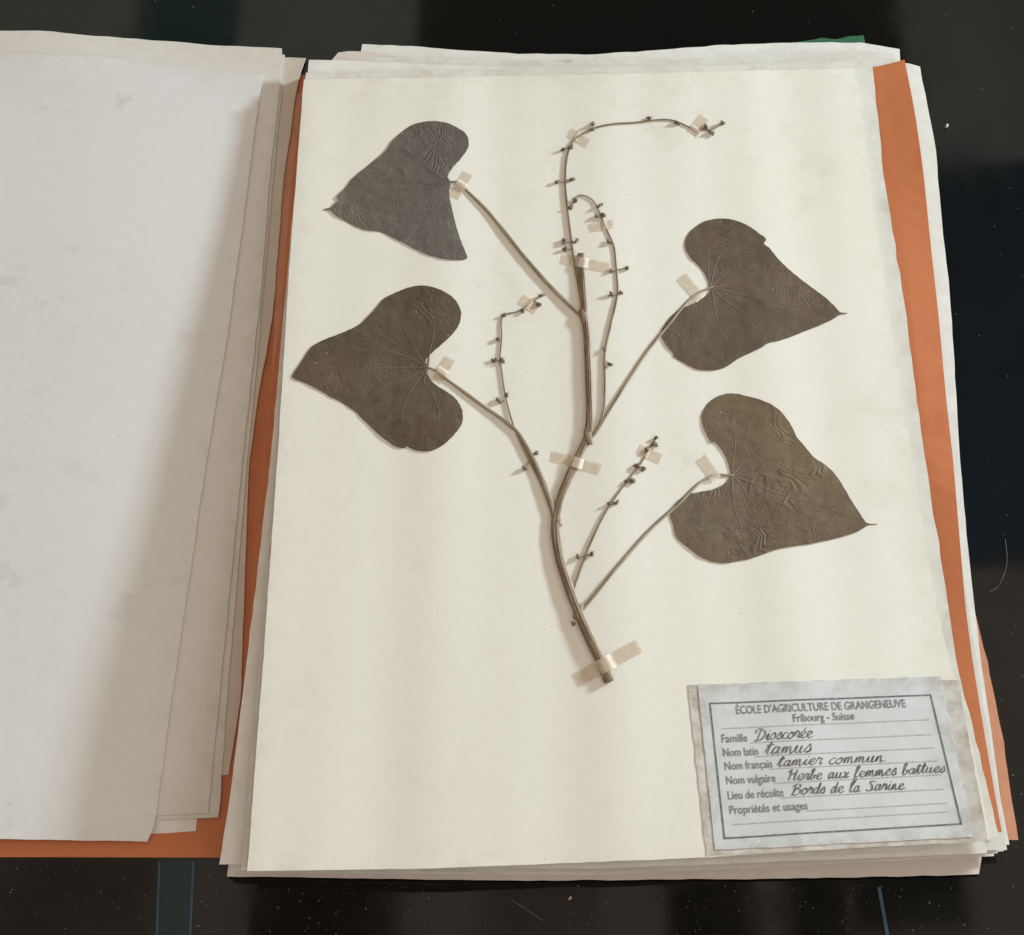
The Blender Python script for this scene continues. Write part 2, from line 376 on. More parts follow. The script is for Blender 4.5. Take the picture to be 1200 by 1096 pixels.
sheet('paper_sheet', [(408, 70), (470, 66), (560, 70), (640, 72), (720, 68), (800, 71), (900, 63), (1000, 60), (1048, 64)], [(1048, 64), (1110, 540), (1176, 998)], [(269, 1023), (800, 1020), (1176, 998)], [(408, 70), (330, 500), (269, 1023)],
      HR, .475, P_stain, 'stained paper sheet of the herbarium pile with a long wavy top edge', rough=.9)
sheet('paper_sheet', [(364, 80), (1046, 72)], [(1046, 72), (1100, 500), (1180, 996)], [(268, 1021), (800, 1013), (1180, 996)], [(364, 80), (320, 520), (268, 1021)],
      HR, .53, P_cream, 'cream paper sheet in the herbarium pile just under the orange card', rough=.9)
sheet('paper_sheet', [(362, 70), (400, 71), (600, 79), (1010, 76)], [(1010, 76), (1060, 480), (1157, 1000)], [(257, 1013), (700, 1018), (1157, 1000)], [(362, 70), (343, 250), (317, 540), (286, 800), (270, 930), (257, 1013)],
      HR, .78, P_white, 'white paper sheet under the mounted plant sheet, long edge shown beside the gap', rough=.4)
sheet('paper_sheet', [(358, 86), (430, 83), (800, 78), (1022, 71)], [(1022, 71), (1035, 200), (1062, 370), (1084, 539), (1111, 708), (1120, 775), (1130, 815), (1147, 880), (1162, 945), (1171, 981)], [(283, 1020), (700, 1013), (1060, 999), (1171, 984)], [(358, 86), (325, 520), (283, 1020)],
      HR, .90, P_stain, 'stained paper sheet directly beneath the mounted plant sheet, brown margin along the orange card', rough=.8)
sheet('herbarium_sheet', [(356, 93), (500, 91), (700, 87), (1001, 80)], [(1001, 80), (1010, 140), (1023, 240), (1047, 400), (1073, 560), (1099, 720), (1117, 790), (1129, 830), (1146, 905), (1161, 984)], [(290, 1021), (500, 1018), (827, 1005), (1161, 984)], [(356, 93), (340, 300), (325, 540), (308, 780), (298, 910), (290, 1021)],
      HR, 1.0, P_top, 'big off white mounting sheet carrying the pressed plant and the printed label', n=110, rough=.3)

# ---------------------------------------------------------------- left-hand pile
sheet('paper_sheet', [(-600, 70), (318, 92)], [(318, 92), (270, 600), (229, 974)], [(-720, 975), (180, 977), (229, 974)], [(-600, 70), (-720, 975)],
      HL, .20, P_white, 'white paper sheet lowest in the blank pile, narrow corner on the orange folder', rough=.5)
sheet('paper_sheet', [(-600, 60), (330, 67), (358, 68)], [(358, 68), (349, 95), (331, 220), (320, 370), (305, 450), (292, 540), (286, 700), (282, 820), (268, 908)], [(-720, 905), (262, 910), (268, 908)], [(-600, 60), (-720, 905)],
      HL, .36, P_beige, 'beige paper sheet of the blank pile reaching nearest the orange folder spine', rough=.4)
sheet('paper_sheet', [(-600, 52), (334, 64)], [(334, 64), (319, 220), (300, 440), (288, 560), (266, 820), (258, 940), (256, 958)], [(-720, 962), (182, 961), (256, 958)], [(-600, 52), (-720, 962)],
      HL, .52, P_cream, 'cream paper sheet of the blank pile, third from its top', rough=.4)
sheet('paper_sheet', [(-600, 30), (-100, 36), (0, 36), (50, 36), (100, 41), (180, 47), (250, 53), (330, 57)], [(330, 57), (331, 72), (315, 220), (307, 330), (284, 540), (257, 820), (244, 953)], [(-720, 962), (180, 956), (244, 953)], [(-600, 30), (-720, 962)],
      HL, .74, P_cream, 'cream paper sheet directly beneath the smudged blank top sheet, wavy top edge', rough=.5)
sheet('paper_sheet', [(-600, 62), (0, 63), (60, 64), (110, 65), (150, 69), (200, 77), (250, 84), (308, 88)], [(308, 88), (300, 140), (290, 220), (275, 330), (267, 390), (242, 540), (201, 820), (182, 960), (178, 979), (172, 986)], [(-740, 978), (0, 983), (100, 985), (172, 986)], [(-600, 62), (-740, 978)],
      HL, 1.0, P_left, 'blank off white top sheet with grey smudges on the pile facing the plant', n=90, rough=.3)

# green scrap peeking out behind the pile
sheet('paper_scrap', [(930, 50), (950, 47), (975, 46), (990, 42), (1010, 41)], [(1010, 41), (1016, 60)], [(925, 62), (1016, 60)], [(930, 50), (925, 62)], HR, .10, GREEN,
      'small torn green scrap sticking out behind the top of the plant pile', 'scrap', n=24, rough=1.6, sm=False)

# ---------------------------------------------------------------- the pressed plant
plant = empty('pressed_plant', unproj(714, 799, HR), 'pressed dried climbing plant with four brown heart shaped leaves and bud stalks', 'plant')
MM = .00036
def tube(name, pts, radii, mat, parent, sides=8, flat=.75, rib=0.0, k=6, ribn=5):
    """pts = (px, py, lift mm); radii in px at start / end or list"""
    P = catmull([Vector(p) for p in pts], k); n = len(P)
    if not hasattr(radii, '__len__'): radii = (radii, radii)
    W = []
    for i, p in enumerate(P):
        t = i/(n-1)*(len(radii)-1); a = int(min(t, len(radii)-2)); r = (radii[a] + (radii[a+1]-radii[a])*(t-a))*MM
        r *= 1 + .10*noise.noise((p.x*.08, p.y*.08, 3.3))
        W.append((unproj(p.x, p.y, HR, r*flat + max(0, p.z)*.00011 + .00005), r))
    V = []; Fc = []; fib = []; acc = 0.0
    for i, (q, r) in enumerate(W):
        acc += (q-W[max(0, i-1)][0]).length; d = (W[min(n-1, i+1)][0]-W[max(0, i-1)][0]).normalized(); s = d.cross(Vector((0, 0, 1))).normalized(); u = s.cross(d)
        for j in range(sides):
            a = 2*math.pi*j/sides; rr = r*(1 + rib*math.cos(ribn*a + .8))
            V.append(q + s*math.cos(a)*rr + u*math.sin(a)*rr*flat); fib += [math.cos(a)*rr*1000, math.sin(a)*rr*1000, acc*28]
    for i in range(n-1):
        for j in range(sides):
            a = i*sides+j; b = i*sides+(j+1) % sides; Fc.append((a, b, b+sides, a+sides))
    Fc.append(tuple(range(sides-1, -1, -1))); Fc.append(tuple((n-1)*sides+j for j in range(sides)))
    o = finish(name, V, Fc, mat, parent, smooth=True)
    at = o.data.attributes.new('fib', 'FLOAT_VECTOR', 'POINT'); at.data.foreach_set('vector', fib); return o

STEM = [(714, 799, .1), (707, 781, .1), (699, 764, .5), (683, 730, 1.5), (668, 692, 2.2), (656, 655, 2.3), (651, 620, 1.9), (654, 595, 1.3), (662, 570, .6), (675, 541, .1), (687, 515, .7), (691, 492, 1.4), (690, 450, 2.1), (688, 400, 1.9), (685, 370, 1.5), (683, 340, .8), (681, 309, .1), (681, 297, .1)]
stem = tube('stem', STEM, (6.2, 6.0, 5.6, 5.3, 5.2, 5.0, 4.6, 4.4, 4.2, 4.4, 4.4), S_main, plant, 28, .30, .09, 8, 9)
# dark groove down the stem
for off, hh in ((-2.7, 7.8), (.6, 10.2), (2.5, 8.2)):
    tube('groove', [(x+off*(1-.25*i/17), y, z + hh*(1-.25*i/17)) for i, (x, y, z) in enumerate(STEM[1:])], (.6, .5, .35, .45, .6), S_dark, stem, 6, .5)

for x, y, dx in ((684.5, 371, 1.5), (653, 610, 0), (678, 717, -3), (689.5, 512, 2)):
    tube('node', [(x-dx, y-9, 1.6), (x, y, 1.9), (x+dx, y+9, 1.6)], (3.6, 5.2, 3.6), S_main, stem, 16, .32, .10, 5, 7)
PET = [
 [(528, 213, .3), (537, 214, .2), (546, 222, .2), (575, 251, .9), (610, 295, 1.2), (645, 335, 1.2), (672, 361, 1.3), (684, 372, 1.3)],
 [(500, 430, .3), (510, 434, .2), (522, 443, .2), (560, 471, .9), (600, 500, 1.4), (616, 521, 1.5), (632, 553, 1.7), (645, 588, 1.7), (652, 612, 1.7)],
 [(836, 336, .5), (828, 339, .4), (817, 344, .4), (804, 356, .7), (780, 385, .9), (756, 416, 1.0), (730, 456, 1.0), (710, 488, 1.0), (698, 507, .8), (688, 517, .6)],
 [(860, 557, .6), (852, 557, .6), (838, 557, .5), (820, 566, .7), (795, 591, 1.0), (760, 623, 1.0), (720, 669, 1.0), (696, 699, 1.2), (680, 717, 1.4)]]
for i, p in enumerate(PET):
    tube('petiole', p, ((1.5, 2.0, 2.6, 2.9, 2.6), (1.5, 2.0, 2.6, 3.2, 4.0), (1.3, 1.5, 1.8, 2.0, 2.3), (1.4, 1.6, 1.8, 1.9, 2.2))[i], S_pet, plant, 14, .36, .12, 6, 5)

# ---- leaves
def leafpts(o, s, pts): return [(o[0]+x/s, o[1]+y/s) for x, y in pts]
LEAVES = [
 leafpts((330, 110), 3.871, [(765, 402), (752, 378), (765, 350), (790, 318), (820, 285), (845, 245), (848, 210), (835, 180), (800, 155), (750, 132), (690, 124), (630, 130), (580, 148), (535, 182), (500, 215), (475, 255), (430, 295), (380, 335), (325, 380), (290, 425), (262, 455), (250, 468), (258, 482), (240, 500), (224, 516), (205, 520), (190, 523), (206, 526), (224, 528), (245, 550), (290, 578), (340, 605), (385, 618), (440, 625), (500, 650), (560, 680), (620, 712), (680, 735), (740, 748), (800, 753), (840, 747), (835, 720), (815, 670), (795, 610), (780, 550), (768, 500), (760, 450)]),
 leafpts((330, 320), 3.871, [(662, 430), (652, 400), (665, 378), (700, 345), (745, 305), (785, 265), (808, 225), (814, 180), (800, 140), (770, 105), (725, 78), (670, 60), (620, 57), (570, 68), (520, 88), (465, 115), (430, 155), (395, 195), (350, 235), (290, 265), (230, 288), (180, 308), (140, 332), (110, 370), (75, 425), (48, 468), (65, 483), (110, 500), (160, 525), (210, 555), (250, 575), (300, 605), (340, 635), (390, 685), (440, 730), (490, 770), (520, 788), (555, 793), (570, 785), (585, 796), (620, 806), (660, 808), (700, 798), (745, 770), (790, 725), (818, 680), (822, 640), (810, 600), (780, 560), (735, 530), (690, 500), (667, 470), (658, 445)]),
 leafpts((760, 240), 4.286, [(306, 415), (300, 385), (285, 350), (255, 310), (215, 270), (190, 230), (183, 195), (195, 155), (225, 120), (270, 88), (330, 72), (390, 70), (440, 80), (500, 105), (550, 140), (590, 172), (579, 195), (610, 220), (650, 270), (700, 320), (760, 370), (820, 415), (880, 460), (930, 505), (960, 538), (980, 543), (1002, 545), (980, 547), (960, 551), (930, 572), (870, 600), (790, 632), (720, 660), (660, 680), (605, 692), (560, 720), (500, 748), (450, 772), (400, 808), (350, 826), (300, 830), (240, 825), (180, 795), (128, 765), (125, 748), (90, 705), (68, 665), (66, 630), (90, 590), (130, 545), (180, 515), (240, 490), (290, 455), (309, 435)]),
 leafpts((760, 440), 4.286, [(415, 507), (405, 460), (385, 400), (350, 350), (330, 332), (315, 334), (285, 280), (268, 225), (272, 185), (295, 145), (335, 112), (390, 92), (440, 92), (510, 108), (580, 128), (640, 160), (685, 205), (715, 250), (748, 312), (780, 350), (830, 410), (890, 450), (940, 500), (980, 560), (1020, 630), (1060, 690), (1088, 733), (1104, 744), (1128, 746), (1150, 747), (1128, 749), (1102, 753), (1060, 778), (1000, 800), (930, 820), (860, 835), (790, 848), (720, 858), (650, 870), (580, 895), (500, 922), (430, 935), (370, 942), (310, 932), (250, 905), (200, 865), (160, 835), (135, 800), (125, 750), (110, 715), (118, 675), (145, 635), (190, 600), (260, 585), (330, 570), (380, 545), (410, 525)])]
LLAB = ['grey brown leaf with one side folded straight', 'dark brown leaf with nicked lower lobe', 'umber leaf with smooth surface', 'olive brown leaf with deep creases']
NOTCH = [(527, 214), (501, 431), (833, 337), (858, 557)]
VEINS = [
 [[(500, 225), (460, 233), (425, 236), (400, 242)], [(505, 200), (480, 180), (460, 176)], [(515, 190), (515, 170), (510, 155)], [(510, 235), (500, 260), (505, 285)], [(500, 215), (450, 212), (420, 222)]],
 [[(470, 431), (430, 432), (390, 434), (360, 436)], [(480, 420), (455, 412), (420, 410), (385, 412), (362, 425)], [(485, 440), (462, 448), (440, 460), (415, 480)], [(490, 445), (478, 465), (470, 490), (478, 512)], [(503, 415), (508, 390), (505, 365), (495, 350)], [(497, 448), (508, 465), (515, 490), (508, 508)], [(490, 415), (478, 395), (470, 372)]],
 [[(860, 343), (900, 353), (935, 360), (965, 366)], [(850, 335), (875, 331), (905, 329)], [(842, 328), (855, 318), (866, 311)], [(836, 320), (842, 302), (855, 289), (872, 286)], [(830, 322), (830, 300), (831, 283)], [(845, 348), (858, 358), (880, 372), (890, 385)], [(836, 350), (840, 375), (850, 400)]],
 [[(885, 568), (910, 578), (930, 584), (958, 592), (990, 605)], [(880, 556), (905, 551), (935, 553), (965, 560)], [(868, 545), (880, 530), (905, 512), (925, 511)], [(859, 540), (862, 515), (858, 490), (868, 475)], [(853, 565), (845, 585), (835, 600)], [(866, 566), (880, 588), (900, 605)], [(858, 572), (862, 600), (872, 625)]]]
def inside(p, poly):
    r = False; j = len(poly)-1
    for i in range(len(poly)):
        if (poly[i].y > p.y) != (poly[j].y > p.y) and p.x < (poly[j].x-poly[i].x)*(p.y-poly[i].y)/(poly[j].y-poly[i].y)+poly[i].x: r = not r
        j = i
    return r
def leaf_dz(k, x, y):                            # gentle cockling of a pressed leaf, metres above the sheet
    a = noise.noise((x*.028+k*5, y*.028, 1.7)); b = noise.noise((x*.075+k*3, y*.075, 4.1))
    return .00030 + .00018*a + .00014*b
for k, L in enumerate(LEAVES):
    out = catmull([Vector(p) for p in L], 4, True)
    out = [p + Vector((noise.noise((p.x*.25, p.y*.25, k)), noise.noise((p.x*.25, p.y*.25, k+7))))*.55 for p in out]
    st = 3.2; x0, x1 = min(p.x for p in out), max(p.x for p in out); y0, y1 = min(p.y for p in out), max(p.y for p in out)
    pts = list(out); ne = len(out); y = y0; row = 0
    while y < y1:
        x = x0 + (st/2 if row % 2 else 0)
        while x < x1:
            p = Vector((x, y))
            if inside(p, out) and min((p-q).length_squared for q in out) > 2.4: pts.append(p)
            x += st
        y += st*.866; row += 1
    vv, ee, ff, *_ = delaunay_2d_cdt(pts, [], [list(range(ne))], 1, 1e-5)
    top = [unproj(p.x, p.y, HR, leaf_dz(k, p.x, p.y)) for p in vv]; N = len(top)
    ff = [f for f in ff]; cnt = {}
    for f in ff:
        for a, b in zip(f, list(f[1:])+[f[0]]): cnt[(a, b)] = 1
    V = top + [Vector((q.x, q.y, q.z-.0002)) for q in top]
    Fc = [tuple(f) for f in ff] + [tuple(x+N for x in reversed(f)) for f in ff] + [(b, a, a+N, b+N) for (a, b) in cnt if (b, a) not in cnt]
    lf = finish('leaf', V, Fc, LEAFM[k], plant, smooth=True); lf['label'] = LLAB[k]; crisp(lf.data, 0); pol = []
    for p in list(vv)+list(vv):
        d = Vector((p[0]-NOTCH[k][0], p[1]-NOTCH[k][1])); a = math.atan2(d.y, d.x if k > 1 else -d.x); pol += [a, d.length/60, 0]
    lf.data.attributes.new('polar', 'FLOAT_VECTOR', 'POINT').data.foreach_set('vector', pol)
    for vn in VEINS[k]:
        line = catmull([Vector(NOTCH[k])] + [Vector(p) for p in vn], 7); n = len(line); VV = []; FF = []
        for i, p in enumerate(line):
            t = i/(n-1); d = (line[min(n-1, i+1)]-line[max(0, i-1)]).normalized(); s = Vector((-d.y, d.x)); wd = (1.25*(1-t)**1.2 + .22)*(1+.3*noise.noise((p.x*.3, p.y*.3, 2)))
            for o_, h in ((-1.6, -.0001), (-.5, .00009*(1-.5*t)), (.5, .00009*(1-.5*t)), (1.6, -.0001)):
                q = p + s*wd*o_*.6; VV.append(unproj(q.x, q.y, HR, leaf_dz(k, q.x, q.y) + h))
        for i in range(n-1):
            for j in range(3): FF.append((i*4+j, i*4+j+1, i*4+j+5, i*4+j+4))
        finish('vein', VV, FF, VEINM[k], lf, smooth=True)

# ---- flower stalks with shrivelled buds
STALKS = [
 ([(685, 371, 1.6), (679, 340, .9), (674, 312, .3), (671, 290, .4), (667, 258, .5), (663, 220, .5), (664, 190, .4), (669, 171, .3), (678, 160, .1), (697, 150, .3), (720, 145, .4), (745, 143.5, .5), (775, 140, .5), (792, 142, .3), (808, 149, .2), (822, 152, .2), (836, 151, .3), (848, 144, .4)],
  [((663, 213), (652, 213.5)), ((663, 211), (671, 210)), ((667, 173), (660, 175)), ((668, 172), (668, 173)), ((694, 151), (695, 145)), ((695, 151), (695, 152)), ((761, 141), (761, 138.5)), ((794, 143), (794, 144)), ((826, 151), (827, 149.5)), ((829, 151), (834, 155)), ((846, 145), (847, 144)), ((671, 285), (662, 283)), ((671, 285), (675, 283)), ((671, 292), (663, 292))], 1.35),
 ([(696, 509, .8), (704, 494, .8), (708, 478, .9), (709, 445, .8), (709, 415, .7), (715, 385, .7), (723, 350, .6), (724, 335, .5), (722, 310, .4), (720, 290, .4), (714, 275, .2), (707, 260, .15), (702, 247, .3), (696, 236, .4), (687, 230, .5), (679, 229, .5), (674, 233, .5), (669, 244, .5)],
  [((676, 231), (675, 234)), ((671, 240), (669, 243.5)), ((701, 243), (703, 241)), ((703, 253), (700, 253.5)), ((703, 253), (708, 252.5)), ((720, 286), (714, 284)), ((723, 317), (717, 318)), ((723, 316), (735, 314)), ((724, 346), (717, 345)), ((724, 345), (728, 343)), ((710, 409), (709, 410)), ((710, 423), (715, 427))], 1.25),
 ([(653, 612, 1.9), (646, 598, 1.9), (634, 566, 1.9), (616, 530, 1.7), (604, 504, 1.6), (598, 486, 1.0), (592, 462, .8), (588, 435, .8), (586, 420, .8), (588, 396, .8), (588, 375, .6), (594, 368, .5), (604, 366, .3), (614, 361, .2), (622, 356, .2), (634, 347, .4)],
  [((590, 370), (590, 369)), ((588, 397), (584, 398)), ((586, 422), (580, 423)), ((586, 422), (590, 423)), ((592, 466), (594, 462)), ((592, 470), (585, 470)), ((610, 364), (613, 365)), ((627, 352), (631, 357)), ((633, 348), (635, 346)), ((622, 535), (616, 549)), ((623, 536), (629, 530))], 1.15),
 ([(671, 700, 1.8), (675, 683, 1.2), (684, 658, .9), (690, 642, .8), (699, 622, .8), (709, 602, .8), (719, 586, .7), (733, 567, .5), (746, 550, .3), (755, 537, .2), (762, 524, .3), (769, 514, .4)],
  [((687, 651), (678, 653)), ((688, 651), (694, 649)), ((716, 590), (715, 590)), ((717, 589), (723, 589)), ((735, 565), (735, 564)), ((737, 562), (742, 563)), ((748, 548), (747, 546)), ((749, 547), (754, 549)), ((760, 529), (758, 527)), ((763, 523), (767, 520)), ((768, 515), (769, 513))], 1.15)]
def bud_mesh():
    bm = bmesh.new(); bmesh.ops.create_icosphere(bm, subdivisions=2, radius=1)
    for v in bm.verts:
        n = noise.noise(v.co*1.7); v.co *= 1 + .45*n
        v.co.x *= 1.25 - .35*math.cos(v.co.y*3); v.co.z *= .7
    me = bpy.data.meshes.new('bud'); bm.to_mesh(me); bm.free(); me.materials.append(BUD)
    for p in me.polygons: p.use_smooth = True
    return me
BM = bud_mesh()
def bud(p, parent, s=1.0):
    q = unproj(p[0], p[1], HR, .00055); o = bpy.data.objects.new('bud', BM); C.objects.link(o); place(o, q, parent)
    r = random.uniform(2.5, 3.5)*MM*s; o.scale = (r*random.uniform(.9, 1.4), r*random.uniform(.55, .9), r*.75); o.rotation_euler = (random.uniform(-.4, .4), random.uniform(-.4, .4), random.uniform(0, 6.28))
for pts, buds, rr in STALKS:
    st = tube('flower_stalk', pts, (rr*1.35, rr, rr*.8), S_thin, plant, 8, .5)
    for a, b in buds:
        d = Vector(b)-Vector(a)
        if d.length > 3: tube('bud_stalk', [(a[0], a[1], .35), ((a[0]+b[0])/2, (a[1]+b[1])/2+.3, .45), (b[0], b[1], .5)], (.7, .6, .8), S_thin, st, 6, .9, k=3)
        bud(b, st)
        for _ in range(random.choice((1, 1, 2))): bud((b[0]+random.uniform(-3.2, 3.2), b[1]+random.uniform(-3, 3)), st, .62)
bud((655, 615), stem, .9); bud((672, 731), stem, .8)

# ---------------------------------------------------------------- tape strips
def stem_h(px, py):
    return 0
TG = 'gummed tape strips holding the plant'
def tape(a, b, wpx, bumps, label, wob=0.0):
    """a, b strip ends in px; bumps = (position 0..1, half-width px, height mm)"""
    A, B = Vector(a), Vector(b); d = (B-A); Ln = d.length; d.normalize(); s = Vector((-d.y, d.x)); n = 34; rows = []
    for j in range(5):
        o_ = (j/4-.5)*wpx; row = []
        for i in range(n):
            t = i/(n-1); p = A + d*(Ln*t) + s*o_
            e = noise.noise((p.x*.4, p.y*.4, Ln))*.6
            if i in (0, n-1): p = p + d*e*2.2
            if j in (0, 4): p = p + s*e*.4
            h = .00022
            for (c, hw, hh) in bumps:
                x = abs(t-c)*Ln; h = max(h, .001*hh*.40*(1-sst(hw*.8, hw*1.7+1.5, x)))
            row.append(unproj(p.x, p.y, HR, h))
        rows.append(row)
    V, Fc = grid_slab(rows, .00006)
    o = finish('tape_strip', V, Fc, TAPE, label=label, cat='tape', group=TG); crisp(o.data, 0); return o
tape((549, 203), (532, 231), 12.5, [(.5, 2.5, 2.4)], 'tape strip over the leaf stalk of the grey leaf folded straight along one side')
tape((528, 420), (512, 446), 13, [(.62, 2.5, 2.4)], 'tape strip over the leaf stalk of the dark brown leaf with a nicked lobe')
tape((799, 324), (823, 352), 13, [(.85, 2, 2.0)], 'tape strip at the leaf stalk of the smooth umber leaf')
tape((822, 536), (840, 562), 13, [(.86, 2, 2.0)], 'tape strip at the leaf stalk of the creased olive leaf')
tape((668, 155), (690, 168), 11, [(.35, 1.5, 1.2)], 'tape strip on the bend of the longest bud stalk')
tape((826, 137), (812, 157), 13, [(.75, 1.5, 1.4)], 'tape strip at the curled tip of the longest bud stalk')
tape((692, 267), (719, 262), 10, [(.6, 1.5, 1.2)], 'tape strip across the drooping bud stalk beside the cut stem top')
tape((659, 303), (715, 314), 11.5, [(.25, 1.6, 1.4), (.40, 4.5, 3.0)], 'tape strip across the cut top end of the stem')
tape((611, 350), (630, 363), 12, [(.5, 1.5, 1.3)], 'tape strip at the bent tip of the bud stalk beside the nicked leaf')
tape((647, 534), (704, 550), 12, [(.49, 5.0, 3.5)], 'tape strip across the stem where it bends midway')
tape((749, 526), (775, 538), 12, [(.36, 1.5, 1.2)], 'tape strip at the tip of the lowest straight bud stalk')
tape((676, 797), (749, 757), 17, [(.45, 6.5, 4.3)], 'wide tape strip across the cut lower end of the stem')

# ---------------------------------------------------------------- printed label
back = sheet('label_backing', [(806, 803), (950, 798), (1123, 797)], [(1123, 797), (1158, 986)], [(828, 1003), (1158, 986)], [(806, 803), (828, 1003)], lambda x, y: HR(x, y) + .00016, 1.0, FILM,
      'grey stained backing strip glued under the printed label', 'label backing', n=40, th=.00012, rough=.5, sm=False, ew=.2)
card = sheet('label_card', [(818, 804), (960, 798), (1102, 793)], [(1102, 793), (1140, 981)], [(838, 996), (1140, 981)], [(818, 804), (838, 996)], lambda x, y: HR(x, y) + .00034, 1.0, CARD,
      'printed French botany label with handwritten lines inside a ruled frame', 'label', n=40, th=.00014, rough=.4, sm=False, ew=.085)
FQ = [Vector(p) for p in ((832, 824.5), (1090.5, 814.5), (1126.5, 965.5), (849, 982.5))]   # frame corners TL TR BR BL
HC = lambda x, y: HR(x, y) + .00040
FW3 = [unproj(p.x, p.y, HC) for p in FQ]
ASP = ((FW3[3]-FW3[0]).length + (FW3[2]-FW3[1]).length) / ((FW3[1]-FW3[0]).length + (FW3[2]-FW3[3]).length)
def onc(u, v, dz=0.0):                          # u 0..1 across, v 0..ASP down -> point on the card
    v = v/ASP; p = (FW3[0]*(1-u)+FW3[1]*u)*(1-v) + (FW3[3]*(1-u)+FW3[2]*u)*v
    return Vector((p.x, p.y, HC(p.x, p.y) + dz))
def ribbon(lines, wd, dz, var=.3):
    V = []; Fc = []
    for ln in lines:
        n = len(ln); b0 = len(V)
        for i, p in enumerate(ln):
            d = (ln[min(n-1, i+1)]-ln[max(0, i-1)]); d = d.normalized() if d.length > 1e-9 else Vector((1, 0)); s = Vector((-d.y, d.x)); k = wd*(1+var*noise.noise((p.x*40, p.y*40, 1)) + var*.9*max(0, abs(d.y)-.5))
            for q in (p+s*k*.5, p-s*k*.5): V.append(onc(q.x, q.y, dz))
        for i in range(n-1): a = b0+2*i; Fc.append((a, a+1, a+3, a+2))
    return V, Fc
def ln(u0, v0, u1, v1, n=24): return [Vector((u0+(u1-u0)*i/(n-1), v0+(v1-v0)*i/(n-1))) for i in range(n)]
V, Fc = ribbon([ln(0, 0, 1, 0), ln(1, -.004, 1, ASP+.004), ln(1, ASP, 0, ASP), ln(0, ASP+.004, 0, -.004)], .0068, .00001, .25); finish('printed_frame', V, Fc, FRAME, card)
ROWS = [.300, .405, .505, .612, .722, .828]
rl = [(.04, .195, .97)] + [(s, ROWS[i]+.012, .965) for i, s in enumerate((.16, .17, .23, .24, .26, .36))] + [(.04, .905, .96)]
for s, v, e in rl:
    V, Fc = ribbon([ln(s, v*ASP, e, v*ASP)], .0032, .000005, .4); finish('ruled_line', V, Fc, RULE, card)
def ptext(txt, u, v, size, wide, align='LEFT', shear=0.0, bold=.012):
    cu = bpy.data.curves.new('t', 'FONT'); cu.body = txt; cu.size = 1; cu.align_x = align; cu.shear = shear; cu.offset = bold; cu.resolution_u = 3
    to = bpy.data.objects.new('t', cu); C.objects.link(to); dg = bpy.context.evaluated_depsgraph_get(); me = to.evaluated_get(dg).to_mesh()
    xs = [q.co.x for q in me.vertices]; wx = max(xs)-min(xs); x0 = min(xs); s = wide/wx
    V = []
    for q in me.vertices:
        uu = (u + (q.co.x-x0)*s); vv = v*ASP - q.co.y*size; V.append(onc(uu, vv, .00002))
    Fc = [tuple(p.vertices) for p in me.polygons]
    to.to_mesh_clear(); bpy.data.objects.remove(to); bpy.data.curves.remove(cu)
    return finish('printed_text', V, Fc, INK, card)
ptext("ÉCOLE D'AGRICULTURE DE GRANGENEUVE", .115, .088, .054, .765, bold=.014)
ptext('Fribourg - Suisse', .365, .168, .052, .275, bold=.016)
for t, r, wdt in (('Famille', 0, .115), ('Nom latin', 1, .155), ('Nom français', 2, .21), ('Nom vulgaire', 3, .215), ('Lieu de récolte', 4, .24), ('Propriétés et usages', 5, .335)):
    ptext(t, .035, ROWS[r], .052, wdt, bold=.013)

